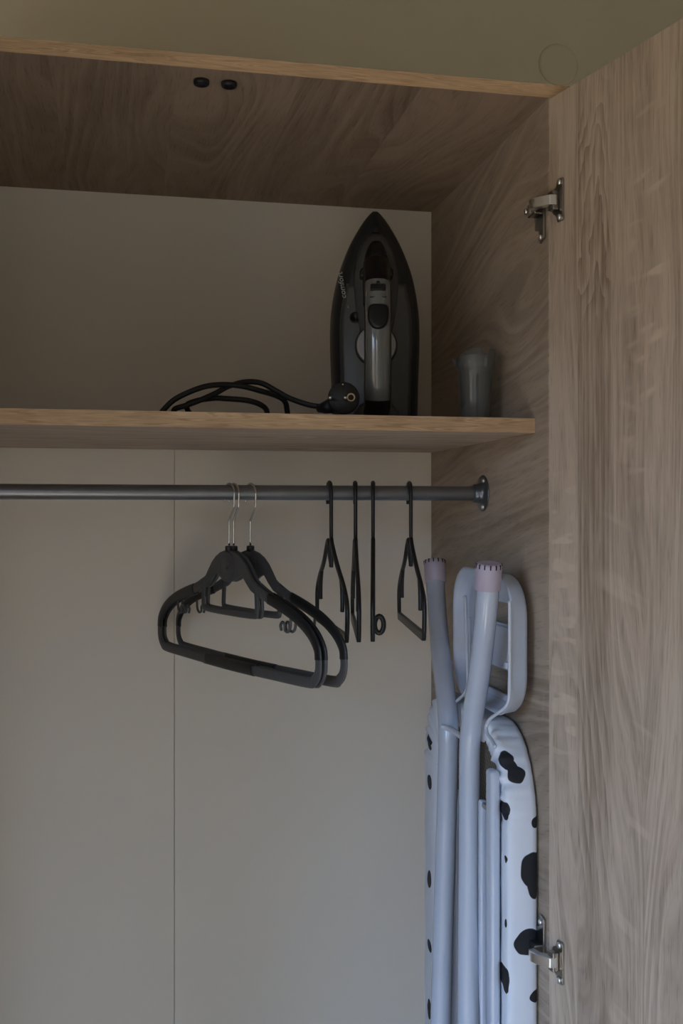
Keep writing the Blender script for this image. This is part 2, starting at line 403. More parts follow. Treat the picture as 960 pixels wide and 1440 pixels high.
# hanging rail
RY, RZ_ = 1.312, H+.0243
RR = .0094
bm = sweep(bmesh.new(), [(XL, RY, RZ_), (XR-.004, RY, RZ_)], RR, sides=32)
bmesh.ops.translate(bm, verts=bm.verts, vec=-W0)
rail = obj('hanging_rail', bm, 'rod', ward, smooth=True); rail['label'] = 'round grey metal hanging rail under the shelf'
m_ = rail.modifiers.new('es', 'EDGE_SPLIT')
for X, sgn in ((XR, -1), (XL, 1)):
    prof = [(.0235, 0), (.0240, sgn*.0008), (.0232, sgn*.0020), (.0165, sgn*.0030), (.0138, sgn*.0045), (.0125, sgn*.009), (.0118, sgn*.0135), (.0110, sgn*.0145), (.0096, sgn*.0146), (.0096, sgn*.002)]
    bm = lathe(bmesh.new(), prof, 'X', 40)
    bmesh.ops.translate(bm, verts=bm.verts, vec=Vector((X, RY, RZ_))-W0)
    fl = obj('rail_flange', bm, 'flange', ward, smooth=True)
    for a in (2.05, 4.35, 0.2) if sgn < 0 else (1.5,):
        bm = lathe(bmesh.new(), [(.0032, sgn*.0015), (.0032, sgn*.0034), (.0024, sgn*.0044), (0, sgn*.0047)], 'X', 14)
        bmesh.ops.translate(bm, verts=bm.verts, vec=Vector((X, RY+.0188*math.cos(a), RZ_+.0188*math.sin(a)))-W0)
        obj('screw', bm, 'steel_bright', fl, smooth=True)

# doors
def door(origin, rz, flip, wmat):
    d = obj('door', box(bmesh.new(), 0, .372, 0 if not flip else -.016, .016 if not flip else 0, 0, ZT-.022), wmat, ward, bevel=.0006)
    d.location = Vector(origin)-W0; d.rotation_euler = (0, 0, rz)
    return d
DA = math.atan2(-.9766, .2148)
DO = Vector((XR+.0004, YF-.0010, .020))
dr = door(DO, DA, False, 'wood_door'); dr['label'] = 'right wardrobe door standing open, seen on its inner face'
dl = door(Vector((XL-.0004, YF-.0010, .020)), math.radians(-90-6), True, 'wood_door')
# concealed hinges (door frame: X along door, -Y towards the interior)
DM = Matrix.Translation(DO) @ Matrix.Rotation(DA, 4, 'Z')
def hinge(zc, up):
    """up=+1: mounting plate sits higher than the cup, -1: lower"""
    z = zc-DO.z
    def put(bm): bmesh.ops.transform(bm, matrix=Matrix.Translation(-W0) @ DM, verts=bm.verts); return bm
    zp = z-up*.0; 
    # arm
    bm = bmesh.new()
    prism(bm, [(-.0105, -.020), (-.004, -.0225), (.004, -.0215), (.020, -.013), (.0225, -.0065), (.0205, -.0035), (.012, -.0055), (.002, -.012), (-.0105, -.0135)], z-.0055, z+.0055, 'XY')
    hg = obj('hinge', put(bm), 'steel_bright', ward, bevel=.0008); hg['label'] = 'nickel concealed door hinge'
    # cup flange
    pts = []
    for k in range(24):
        a = 2*PI*k/24; cx, cz = math.cos(a), math.sin(a)
        rr = .0165 if abs(cz) < .8 else .0
        pts.append((.021+cx*.0155, z+cz*.0165))
    ear = [(.0285, z+.0215), (.0285, z-.0215), (.0265, z-.0235), (.0185, z-.0235), (.0165, z-.0215), (.0165, z-.0165), (.010, z-.013), (.0062, z-.006), (.0062, z+.006), (.010, z+.013), (.0165, z+.0165), (.0165, z+.0215), (.0185, z+.0235), (.0265, z+.0235)]
    obj('cup_flange', put(prism(bmesh.new(), ear, -.0024, 0, 'XZ')), 'steel', hg, bevel=.0006)
    # raised knuckle
    obj('knuckle', put(box(bmesh.new(), .0105, .0215, -.0100, -.0024, z-.0105, z+.0105)), 'steel', hg, bevel=.0015)
    for s in (-1, 1):
        bm = lathe(bmesh.new(), [(.0034, -.0024), (.0034, -.0040), (.0022, -.0050), (0, -.0050)], 'Y', 14)
        bmesh.ops.translate(bm, verts=bm.verts, vec=(.0225, 0, z+s*.0190))
        obj('screw', put(bm), 'steel_bright', hg, smooth=True)
    # mounting plate on the side panel (world frame)
    zz = zc - up*.012
    def wput(bm): bmesh.ops.translate(bm, verts=bm.verts, vec=-W0); return bm
    y0 = YF+.006
    pl = [(y0, zz-.022), (y0+.012, zz-.026), (y0+.014, zz-.012), (y0+.026, zz-.008), (y0+.026, zz+.008), (y0+.014, zz+.012), (y0+.012, zz+.026), (y0, zz+.024)]
    obj('mounting_plate', wput(prism(bmesh.new(), pl, XR-.0035, XR-.0002, 'YZ')), 'steel', hg, bevel=.0008)
    obj('arm_housing', wput(B(XR-.014, XR-.0035, y0+.000, y0+.022, zc-.0075, zc+.0075)), 'steel', hg, bevel=.0015)
    for yy, dz in ((y0+.0065, -.020), (y0+.0065, .019), (y0+.021, 0)):
        bm = lathe(bmesh.new(), [(.0032, -.0035), (.0032, -.0052), (.002, -.0062), (0, -.0062)], 'X', 14)
        x_ = XR if dz else XR-.0115
        bmesh.ops.translate(bm, verts=bm.verts, vec=(x_, yy, zz+dz if dz else zc))
        obj('screw', wput(bm), 'steel_bright', hg, smooth=True)
hinge(H+.3395, 1)
hinge(H-.4900, -1)
hinge(H-1.25, -1)

# ------------------------------------------------------------------ hangers with metal hooks
SZ, SS = .956, .985
def velvet_hanger(px, alpha, lab, x_shift=0, group='grey hangers with metal hooks', first=[None]):
    x = PY(px, 690, RY).x + x_shift
    a = math.radians(alpha)
    rz = math.atan2(-math.cos(a), math.sin(a))
    if first[0] is not None:
        r = first[0].copy(); C.objects.link(r); r.location = (x, RY, RZ_); r.rotation_euler = (0, 0, rz)
        for ch in first[0].children:
            c_ = ch.copy(); C.objects.link(c_); c_.parent = r
            for g in ch.children:
                d_ = g.copy(); C.objects.link(d_); d_.parent = c_
        return label(r, lab, 'clothes hanger', group)
    t = empty('clothes_hanger', (x, RY, RZ_), rz, lab, 'clothes hanger', group)
    zo = -.0243
    def q(s, z): return (s*SS, 0, z*SZ+zo)
    half = [(.070, -.095), (.095, -.1045), (.13, -.1135), (.165, -.125), (.191, -.139), (.206, -.155), (.209, -.172), (.207, -.184), (.200, -.192), (.188, -.196)]
    right = [q(*p) for p in half]; left = [q(-s, z) for s, z in half[::-1]]
    ctr = spline(right, 6)[:-0 or None]
    path = spline(right + [q(.12, -.1975), q(0, -.199), q(-.12, -.1975)] + left, 6)
    # frame: flat oval tube, oval is wide in the hanger plane
    bm = sweep(bmesh.new(), path, .0064, .0021, 14, up=(0, 1, 0))
    fr = obj('frame', bm, 'grey_plastic', t, smooth=True)
    # dome plate with disc and hole
    dh = [(.009, -.050), (.022, -.0530), (.034, -.0585), (.045, -.0665), (.054, -.076), (.062, -.085), (.072, -.0905), (.080, -.0935), (.082, -.107), (.070, -.1035), (.058, -.099), (.046, -.090), (.036, -.0805), (.028, -.0825), (.018, -.0875), (.008, -.0905)]
    poly = [(s*SS, z*SZ+zo) for s, z in dh]; poly = poly + [(-s, z) for s, z in poly[::-1]]
    obj('yoke', prism(bmesh.new(), poly, -.0019, .0019, 'XZ'), 'grey_plastic', t, bevel=.0009, seg=3)
    bm = lathe(bmesh.new(), [(.0175, -.0019), (.0165, -.0023), (.0065, -.0023), (.0058, -.0027), (.0042, -.0027), (.0036, -.002), (.0036, .002), (.0042, .0027), (.0058, .0027), (.0065, .0023), (.0165, .0023), (.0175, .0019)], 'Y', 32)
    bmesh.ops.translate(bm, verts=bm.verts, vec=(0, 0, -.070*SZ+zo))
    obj('disc', bm, 'grey_plastic', t, smooth=True)
    bm = lathe(bmesh.new(), [(.0050, -.0515), (.0050, -.0455), (.0044, -.0440), (0, -.0438)], 'Z', 16)
    for v in bm.verts: v.co.z = v.co.z*SZ+zo
    obj('collar', bm, 'grip', t, smooth=True)
    # tie bar with struts
    pts = [q(.070, -.100), q(.0715, -.118), q(.071, -.1255), q(.064, -.1295), q(0, -.1305), q(-.064, -.1295), q(-.071, -.1255), q(-.0715, -.118), q(-.070, -.100)]
    obj('tie_bar', sweep(bmesh.new(), spline(pts, 5), .0044, .0020, 12, up=(0, 1, 0)), 'grey_plastic', t, smooth=True)
    # strap hooks
    for s in (-1, 1):
        h_ = [(.150, -.121), (.1485, -.134), (.143, -.1395), (.1365, -.1375), (.136, -.131), (.131, -.1285), (.127, -.133), (.129, -.139)]
        obj('strap_hook', sweep(bmesh.new(), spline([q(s*a_, z_-.003) for a_, z_ in h_], 5), .0016, .0016, 8), 'grey_plastic', t, smooth=True)
    # rubber grips over both shoulders and the middle of the bar
    for s in (-1, 1):
        g_ = [(.098, -.1055), (.13, -.1135), (.165, -.125), (.191, -.139), (.206, -.155), (.2085, -.168)]
        obj('shoulder_grip', sweep(bmesh.new(), spline([q(s*a_, z_) for a_, z_ in g_], 6), .0071, .0026, 14, up=(0, 1, 0)), 'grip', t, smooth=True)['label'] = 'glossy black non-slip shoulder cover'
    obj('bar_grip', sweep(bmesh.new(), spline([q(-.07, -.1985), q(0, -.199), q(.065, -.1985)], 6), .0069, .0026, 14, up=(0, 1, 0)), 'grip', t, smooth=True)['label'] = 'black non-slip pad on the lower bar'
    # chrome hook
    R_ = .0136; cz = RR+.0013-R_ + .0002
    hk = [(0, 0, -.066), (0, 0, -.0360), (.0006, 0, -.0345), (.0012, 0, -.0335), (.0110, 0, -.0200), (.0124, 0, -.0182), (.0130, 0, -.0165), (.0132, 0, cz-.004)]
    hk = spline(hk, 4)[:-1] + [(R_*math.cos(b_), 0, cz+R_*math.sin(b_)) for b_ in [PI*k/14 for k in range(0, 18)]]
    obj('hook', sweep(bmesh.new(), hk, .00135, sides=10), 'chrome', t, smooth=True)['label'] = 'shiny chrome wire hook'
    first[0] = t
    return t
velvet_hanger(322, 22.4, 'dark grey plastic hanger with chrome hook, front of the pair hung close together')
velvet_hanger(328.5, 22.4, 'dark grey plastic hanger with chrome hook, tucked just behind the front one')
velvet_hanger(352, 22.8, 'dark grey plastic hanger with chrome hook, rearmost and hung apart on the right')

# ------------------------------------------------------------------ thin black hangers
def skirt_hanger(px, alpha, lab, ring=False, tilt=0):
    x = PY(px, 690, RY-.014).x
    a = math.radians(alpha); rz = math.atan2(-math.cos(a), math.sin(a))
    t = empty('slim_hanger', (x, RY, RZ_), rz, lab, 'clothes hanger', 'slim black plastic hangers')
    r_ = .0024
    R_ = .0152; cz = RR+r_+.0004-R_
    arc = [(R_*math.cos(b_), 0, cz+R_*math.sin(b_)*1.0) for b_ in [PI*k/12 for k in range(13)]]
    path = [(.0155, 0, -.066), (.0150, 0, -.04), (.0148, 0, -.01)] + arc + [(-.0148, 0, -.014)]
    rad = [1]*3 + [1+.25*math.sin(PI*k/12) for k in range(13)] + [.9]
    obj('hook', sweep(bmesh.new(), path, r_*1.25, r_, 12, up=(0, 1, 0), radii=rad), 'black_plastic', t, smooth=True)
    c0 = .012
    def q(s, z, y=0): return (c0+s, y, z-.0243)
    # frame loop: far peak, far shoulder, bar corner; near the same
    near = spline([q(.004, -.034), q(.016, -.044), q(.055, -.066), q(.095, -.084), q(.118, -.098), q(.127, -.112), q(.126, -.135), q(.122, -.1435)], 6)
    far = spline([q(.004, -.0655), q(-.006, -.058), q(-.016, -.040), q(-.024, -.037), q(-.034, -.043), q(-.062, -.066), q(-.095, -.083), q(-.118, -.098), q(-.127, -.112), q(-.126, -.135), q(-.122, -.1435)], 6)
    bm = sweep(bmesh.new(), near, .0037, .0027, 12, up=(0, 1, 0)); sweep(bm, far, .0037, .0027, 12, up=(0, 1, 0))
    bm2 = sweep(bm, spline([q(.003, -.040), q(.004, -.062), q(.003, -.0685)], 4), .0042, .0028, 12, up=(0, 1, 0))
    obj('frame', bm2, 'black_plastic', t, smooth=True)
    obj('lower_bar', prism(bmesh.new(), [(c0-.122, -.1395-.0243), (c0+.122, -.1395-.0243), (c0+.126, -.1435-.0243), (c0+.122, -.1500-.0243), (c0-.122, -.1500-.0243), (c0-.126, -.1435-.0243)], -.0026, .0026, 'XZ'), 'black_plastic', t, bevel=.0011)
    for s in (-1, 1):
        obj('strap_notch', sweep(bmesh.new(), spline([q(s*.082, -.078), q(s*.090, -.092), q(s*.092, -.108), q(s*.091, -.117)], 5), .0034, .0025, 10, up=(0, 1, 0)), 'black_plastic', t, smooth=True)
    if ring:
        pts = [(c0+.112, .0075+.0052*math.sin(2*PI*k/20)*1.0, -.1310-.0243+.0098*math.cos(2*PI*k/20)) for k in range(20)]
        obj('clip_ring', sweep(bmesh.new(), pts, .0030, sides=8, closed=True), 'black_plastic', t, smooth=True)['label'] = 'small round clip at the lower end'
    return t
skirt_hanger(466, -2.6, 'slim black plastic hanger, leftmost of the four thin black ones')
skirt_hanger(502.5, -10.6, 'slim black plastic hanger seen edge-on, second from left of four')
skirt_hanger(528, -13.6, 'slim black plastic hanger seen edge-on with a small ring clip low down', ring=True)
skirt_hanger(579.5, -8.2, 'slim black plastic hanger nearest the wall bracket of the rail')

# ------------------------------------------------------------------ steam iron
ic = PY(526.5, 500, 1.335)
iron = empty('steam_iron', (ic.x, ic.y, ZST+.0002), -math.atan2(ic.x, ic.y)+.035, 'dark grey steam iron standing upright on the shelf with its handle facing out', 'iron')
prof = [(0, .050), (.004, .0535), (.018, .0555), (.059, .0565), (.105, .058), (.143, .0575), (.174, .0535), (.2037, .0465), (.237, .0335), (.2635, .0185), (.277, .0085), (.2825, .0028)]
def outline(sc_, hmin=0, hmax=.2825, hc=.11, shift=0, n=60):
    P = [Vector((w_, h_)) for h_, w_ in prof]
    S = spline([Vector((p.x, p.y, 0)) for p in P], 8)
    S = [(p.x, p.y) for p in S if hmin <= p.y <= hmax]
    ring = [(x*sc_, hc+(h-hc)*sc_ if h > hc else h*1.0+ (1-sc_)*.06*0) for x, h in S]
    return [(x, h) for x, h in ring] + [(-x, h) for x, h in ring[::-1]]
def ring3(o2, t): return [(x, -t, h) for x, h in o2]
obj('soleplate', loft(bmesh.new(), [ring3(outline(.985), -.004), ring3(outline(1.0), -.003), ring3(outline(1.0), .001), ring3(outline(.99), .002)]), 'i_sole', iron, bevel=0)['label'] = 'metal soleplate turned to the back'
lv = [(.002, .985), (.006, .992), (.016, .985), (.026, .96), (.034, .915), (.040, .85), (.044, .77), (.0455, .70)]
bd = obj('body', loft(bmesh.new(), [ring3(outline(s_), t_) for t_, s_ in lv]), 'i_body', iron, smooth=True); bd['label'] = 'glossy near-black body shell'
def tank(sc0, t0, t1, hm, mat, nm, lab, hmin=0):
    lv = [(t0, sc0), (t0+(t1-t0)*.5, sc0*.985), (t0+(t1-t0)*.85, sc0*.94), (t1, sc0*.86)]
    o = obj(nm, loft(bmesh.new(), [ring3(outline(s_, hmin, hm), t_) for t_, s_ in lv]), mat, iron, smooth=True); o['label'] = lab
    m_ = o.modifiers.new('es', 'EDGE_SPLIT'); m_.split_angle = .9
    return o
tank(.80, .034, .0515, .200, 'i_tank', 'water_tank', 'dark grey water tank on both sides of the handle', .008)
# U-shaped frame round the front of the handle
uo = spline([(-.008, .075, 0), (-.022, .120, 0), (-.0285, .165, 0), (-.028, .195, 0), (-.021, .226, 0), (-.010, .2425, 0), (0, .2455, 0), (.010, .2425, 0), (.021, .226, 0), (.028, .195, 0), (.0285, .165, 0), (.022, .120, 0), (.008, .075, 0)], 6)
lv = [(.040, 1.0), (.051, .96), (.0545, .88)]
obj('front_frame', loft(bmesh.new(), [[(p.x*s_, -t_, .145+(p.y-.145)*s_) for p in uo] for t_, s_ in lv]), 'i_frame', iron, smooth=True)
to = spline([(-.0165, .150, 0), (-.0170, .185, 0), (-.0145, .212, 0), (-.0075, .229, 0), (0, .2325, 0), (.0075, .229, 0), (.0145, .212, 0), (.0170, .185, 0), (.0165, .150, 0)], 6)
lv = [(.050, 1.0), (.060, .98), (.066, .90), (.069, .75)]
obj('handle_root', loft(bmesh.new(), [[(p.x*s_, -t_, .150+(p.y-.150)*s_) for p in to] for t_, s_ in lv]), 'i_black', iron, smooth=True)['label'] = 'black tongue where the handle meets the nose'
obj('handle_root', prism(bmesh.new(), [(-.0205, .183), (-.0205, .1925), (-.017, .195), (.017, .195), (.0205, .1925), (.0205, .183)], -.074, -.052, 'XZ'), 'i_black', iron, bevel=.002)['label'] = 'black cross band under the handle'
# handle
hp = spline([(0, -.040, .018), (0, -.075, .016), (0, -.098, .026), (0, -.1065, .055), (0, -.109, .10), (0, -.107, .14), (0, -.098, .168), (0, -.082, .186), (0, -.066, .200)], 8)
obj('handle', sweep(bmesh.new(), hp, .0165, .0125, 24, up=None) if False else sweep(bmesh.new(), hp, .0125, .0163, 24, up=(1, 0, 0)), 'i_black', iron, smooth=True)['label'] = 'black inner side of the handle'
hp2 = spline([(0, -.1035, .0275), (0, -.1110, .055), (0, -.1145, .10), (0, -.1125, .14), (0, -.1045, .170)], 10)
rad = [min(1, .80+.25*min(i, 3)/3.) for i in range(len(hp2))]
hc_ = obj('handle_cover', sweep(bmesh.new(), hp2, .0105, .0149, 28, up=(1, 0, 0), radii=[1]*len(hp2)), 'i_handle', iron, smooth=True); hc_['label'] = 'glossy grey outer cover of the handle'
b_ = hc_.modifiers.new('bev', 'BEVEL'); b_.width = .003; b_.segments = 3; b_.limit_method = 'ANGLE'; b_.angle_limit = 1.0
def btn(cx, cz, w_, h_, t0, t1, mat, nm, lab, r=.004, tilt=0):
    o = obj(nm, prism(bmesh.new(), rrect(cx-w_/2, cx+w_/2, cz-h_/2, cz+h_/2, r, 5), -t1, -t0, 'XZ'), mat, iron, bevel=.0012)
    o['label'] = lab; return o
def rotbtn(o, cz, t, ang):
    me = o.data; mt = Matrix.Translation((0, -t, cz)) @ Matrix.Rotation(ang, 4, 'X') @ Matrix.Translation((0, t, -cz))
    me.transform(mt)
# steam button (black almond)
al = [(.0128*math.copysign(abs(math.sin(2*PI*k/40))**(.55 if math.cos(2*PI*k/40) > 0 else .9), math.sin(2*PI*k/40)), .1265+(.0178*math.cos(2*PI*k/40) if math.cos(2*PI*k/40) < 0 else .0125*abs(math.cos(2*PI*k/40))**.55)) for k in range(40)]
o = obj('steam_button', loft(bmesh.new(), [[(x*s_, -t_, .1265+(z-.1265)*s_) for x, z in al] for t_, s_ in ((.112, 1), (.1265, 1), (.1282, .93), (.1288, .75))]), 'i_black', iron, smooth=True); o['label'] = 'glossy black oval steam button'
rotbtn(o, .1265, .120, -.10)
o = btn(0, .1600, .0190, .0085, .106, .1205, 'i_black', 'steam_slider', 'small black steam slider on the handle top', .0025); rotbtn(o, .160, .117, -.26)
o = btn(0, .1665, .0040, .0042, .106, .1182, 'i_black', 'slider_pointer', 'tiny black pointer above the slider', .0012); rotbtn(o, .1665, .117, -.26)
o = btn(0, .1478, .0200, .0016, .106, .1212, 'i_body', 'spray_button', 'narrow dark slot between the buttons', .0007); rotbtn(o, .1478, .117, -.20)
# temperature dial
bm = lathe(bmesh.new(), [(.0268, -.046), (.0268, -.0535), (.0262, -.0545)], 'Y', 48); bmesh.ops.translate(bm, verts=bm.verts, vec=(0, 0, .101))
obj('dial_ring', bm, 'i_black', iron, smooth=False)['label'] = 'black ring round the dial'
bm = lathe(bmesh.new(), [(.0248, -.050), (.0248, -.058), (.0240, -.0590), (0, -.0590)], 'Y', 48); bmesh.ops.translate(bm, verts=bm.verts, vec=(0, 0, .101))
obj('temperature_dial', bm, 'i_dial', iron, bevel=.0006)['label'] = 'silver temperature dial behind the handle'
bm = lathe(bmesh.new(), [(.0068, -.046), (.0068, -.0535), (.0052, -.0545), (.0046, -.0530), (0, -.0525)], 'Y', 24); bmesh.ops.translate(bm, verts=bm.verts, vec=(-.0265, 0, .1365))
obj('filler_hole', bm, 'i_black', iron, smooth=True)['label'] = 'round black filler hole left of the handle'
obj('spray_nozzle', box(bmesh.new(), -.0036, .0036, -.0475, -.036, .2445, .2525), 'i_black', iron, bevel=.001)['label'] = 'small black spray nozzle near the tip'
ho = spline([(-.030, .0, 0), (-.030, .012, 0), (-.020, .026, 0), (0, .032, 0), (.020, .026, 0), (.030, .012, 0), (.030, .0, 0)], 6)
obj('heel', loft(bmesh.new(), [[(p.x*s_, -t_, max(0, p.y*s_)) for p in ho] for t_, s_ in ((.040, 1.0), (.066, 1.0), (.074, .93), (.078, .8))]), 'i_frame', iron, smooth=True)['label'] = 'dark grey heel the iron stands on'
# printed script on the left shoulder
tx = bpy.data.curves.new('txt', 'FONT'); tx.body = 'comfort'; tx.size = .0105; tx.shear = .3; tx.extrude = .00015; tx.align_x = 'CENTER'; tx.resolution_u = 3
to_ = bpy.data.objects.new('txt', tx); C.objects.link(to_)
bpy.context.view_layer.update()
me = bpy.data.meshes.new_from_object(to_.evaluated_get(bpy.context.evaluated_depsgraph_get())); bpy.data.objects.remove(to_)
bm = bmesh.new(); bm.from_mesh(me)
box(bm, -.030, -.019, -.0010, -.0003, -.0001, .0002)
# text frame: x -> up, y -> left, face -> viewer
mt = Matrix.Translation((-.0400, -.0490, .178)) @ Matrix.Rotation(-.45, 4, 'Z') @ Matrix.Rotation(-.17, 4, 'Y') @ Matrix(((0, -1, 0, 0), (0, 0, -1, 0), (1, 0, 0, 0), (0, 0, 0, 1)))
bmesh.ops.transform(bm, matrix=mt, verts=bm.verts)
obj('lettering', bm, 'print', iron)['label'] = 'small silver slanted script printed along the left shoulder'

# cord
ZC = ZST+.0036
IM = (Matrix.Translation(iron.location) @ Matrix.Rotation(iron.rotation_euler.z, 4, 'Z')).inverted()
def K(px, py, Y):
    p = PY(px, py, Y); p.z = max(p.z, ZC); return p
pts = [K(505, 600, 1.275), K(480, 600, 1.33), K(440, 602, 1.35), K(400, 600, 1.34), K(340, 600, 1.33), K(290, 600, 1.30), K(245, 600, 1.27), K(226, 590, 1.235), K(233, 573, 1.225),
       K(250, 559, 1.225), K(283, 545, 1.225), K(310, 541, 1.23), K(340, 543, 1.235), K(367, 550, 1.24), K(387, 556, 1.25), K(399, 563, 1.255), K(403, 574, 1.26), K(401, 590, 1.27),
       K(370, 600, 1.30), K(320, 600, 1.31), K(278, 590, 1.28), K(262, 572, 1.255), K(275, 564, 1.25), K(300, 560, 1.245), K(317, 560.5, 1.245), K(347, 563, 1.245), K(366, 569, 1.25), K(375, 578, 1.26), K(372, 592, 1.28),
       K(340, 600, 1.30), K(290, 600, 1.275), K(250, 590, 1.25), K(245, 576, 1.24), K(262, 570, 1.235), K(283, 562, 1.235), K(303, 553, 1.238), K(322, 543, 1.24), K(346, 537, 1.245), K(368, 539, 1.25), K(387, 549, 1.25), K(407, 560, 1.25), K(433, 569, 1.245), K(452, 572, 1.24), K(466, 573, 1.238)]
cp = [IM @ Vector(p) for p in spline(pts, 6)]
obj('power_cord', sweep(bmesh.new(), cp, .0033, sides=10), 'cable', iron, smooth=True)['label'] = 'black cord lying in loose loops on the shelf'
pc = IM @ PY(483, 561, 1.205)
pcz = max(pc.z, .0185)
bm = bmesh.new()
prof_p = [(0, .030), (.010, .030), (.0150, .024), (.0180, .010), (.0185, 0), (.0185, -.010), (.0170, -.0115), (0, -.0115)]
lathe(bm, prof_p, 'Y', 28)
sweep(bm, [(-.012, .012, -.006), (-.022, .020, -.008), (-.030, .026, -.009)], .0075, sides=12, radii=[1.3, 1, .6])
bmesh.ops.translate(bm, verts=bm.verts, vec=(pc.x, pc.y, pcz))
plug = obj('plug', bm, 'cable', iron, smooth=True); plug['label'] = 'round black two-pin mains plug in front of the iron'
for dx, dz in ((-.0155, -.0015), (.0018, -.0015)):
    bm = lathe(bmesh.new(), [(.0022, .0), (.0022, -.026), (.0014, -.0275), (0, -.0275)], 'Y', 14)
    bmesh.ops.translate(bm, verts=bm.verts, vec=(pc.x+dx, pc.y, pcz+dz)); obj('pin', bm, 'chrome', plug, smooth=True)
bm = sweep(bmesh.new(), [(.0041*math.cos(2*PI*k/20), 0, .0041*math.sin(2*PI*k/20)) for k in range(20)], .0010, sides=8, closed=True)
bmesh.ops.translate(bm, verts=bm.verts, vec=(pc.x+.0085, pc.y-.0120, pcz+.0005)); obj('earth_contact', bm, 'gold', plug, smooth=True)['label'] = 'brass earth contact ring'
bm = lathe(bmesh.new(), [(.0012, -.010), (.0012, -.0125), (0, -.0128)], 'Y', 10)
bmesh.ops.translate(bm, verts=bm.verts, vec=(pc.x-.001, pc.y, pcz+.0155)); obj('screw', bm, 'chrome', plug, smooth=True)

# ------------------------------------------------------------------ measuring cup
cc = PY(668, 560, 1.235)
cup = empty('measuring_cup', (cc.x, cc.y, ZST+.0002), -.25, 'frosted clear plastic measuring cup standing on the shelf right of the iron', 'measuring cup')
def sq(r, a, k=.02):      # rounded-square radius
    return r*(1+k*.5*(1-math.cos(4*a))*.5)
NS = 64
def cup_ring(r, zf):
    return [(sq(r, 2*PI*j/NS)*math.cos(2*PI*j/NS), sq(r, 2*PI*j/NS)*math.sin(2*PI*j/NS), zf(2*PI*j/NS) if callable(zf) else zf) for j in range(NS)]
def toph(a):
    x = math.cos(a)           # -1 = left spout side
    z = .0905 - .011*max(0, (-x-.15)/.85)**1.6
    return z
outr = [cup_ring(.0168, 0), cup_ring(.0182, .0008), cup_ring(.0192, .030), cup_ring(.0205, .0615), cup_ring(.0210, .0655), cup_ring(.0235, .0685), cup_ring(.0240, .072), cup_ring(.0252, toph)]
inr = [cup_ring(.0244, toph), cup_ring(.0232, .0725), cup_ring(.0225, .0695), cup_ring(.0202, .0665), cup_ring(.0197, .0615), cup_ring(.0184, .030), cup_ring(.0172, .0030)]
bm = loft(bmesh.new(), outr+inr)
# notch in the rim, towards front right
def kill(v): pass
for v in bm.verts:
    a = math.atan2(v.co.y, v.co.x)
    if v.co.z > .0850 and -1.32 < a < -.95: v.co.z -= .0085
obj('cup_body', bm, 'cup', cup, smooth=True)
obj('spout', sweep(bmesh.new(), [(-.0238, -.003, .070), (-.0262, -.001, .0765), (-.0275, 0, .0805)], .0035, .0010, 10, up=(1, 0, 0)), 'cup', cup, smooth=True)
obj('rib', sweep(bmesh.new(), [(.001, -.0186, .004), (.001, -.0210, .060)], .0012, sides=10), 'cup', cup, smooth=True)['label'] = 'thin moulded ridge down the cup side'
obj('rim_tab', prism(bmesh.new(), [(.0075, .068), (.0125, .068), (.0125, .082), (.0105, .0825)], -.0265, -.0225, 'XZ'), 'cup', cup, bevel=.0004)

# ------------------------------------------------------------------ ironing board
ib = empty('ironing_board', (.42, 1.28, 0), 0, 'folded ironing board with cow-spotted cover and lilac legs standing in the right corner', 'ironing board')
IO = Vector((.42, 1.28, 0))
def ibo(name, bm, mat, parent=ib, **k):
    bmesh.ops.translate(bm, verts=bm.verts, vec=-IO); return obj(name, bm, mat, parent, **k)
ZB = H-.2475
Y0, Y1 = 1.1185, 1.455
# outline in (Y, Z), nose at the floor
R1 = .085
out = []
def corner(cy, cz, ry, rz_, a0, n=14):
    for k in range(n+1):
        a = a0+PI/2*k/n; out.append((cy+ry*math.cos(a), cz+rz_*math.sin(a)))
corner(Y1-R1, ZB-.11, R1, .11, 0); corner(Y0+R1, ZB-.11, R1, .11, PI/2)
for k in range(1, 26): out.append((Y0, ZB-.11-(ZB-.11-.35)*k/26))
mid = (Y0+Y1)/2
for k in range(0, 21):
    t_ = k/20; y_ = mid-(mid-Y0)*math.cos(PI/2*t_); out.append((y_, .355-.35*math.sin(PI/2*t_)))
for k in range(19, -1, -1):
    t_ = k/20; y_ = mid+(Y1-mid)*math.cos(PI/2*t_); out.append((y_, .355-.35*math.sin(PI/2*t_)))
for k in range(1, 26): out.append((Y1, .35+(ZB-.11-.35)*k/26))
# resample evenly
def resample(pts, step):
    P = [Vector((a_, b_)) for a_, b_ in pts]; P.append(P[0]); o_ = []; acc = 0
    for A, Bq in zip(P, P[1:]):
        L_ = (Bq-A).length
        if L_ < 1e-9: continue
        while acc < L_: o_.append(A+(Bq-A)*(acc/L_)); acc += step
        acc -= L_
    return o_
ol = resample(out, .0035)
NO = len(ol)
nrm = []
for i in range(NO):
    t_ = (ol[(i+2) % NO]-ol[i-2]).normalized(); nrm.append(Vector((t_.y, -t_.x)))
cen = Vector(((Y0+Y1)/2, .7))
for i in range(NO):
    pass
if (ol[0]+nrm[0]*.01-cen).length < (ol[0]-cen).length: nrm = [-n for n in nrm]
XI, XO = .4220, .4585
sect = [(-.030, XI+.004), (-.028, XI+.0015), (-.018, XI+.0008), (-.006, XI), (-.0025, XI+.0012), (-.0004, XI+.004), (0, XI+.009), (.0004, (XI+XO)/2), (0, XO-.008), (-.0012, XO-.003), (-.005, XO), (-.03, XO+.0008)]
bm = bmesh.new(); rings = []
random.seed(7)
ph = [random.uniform(0, 6) for _ in range(4)]
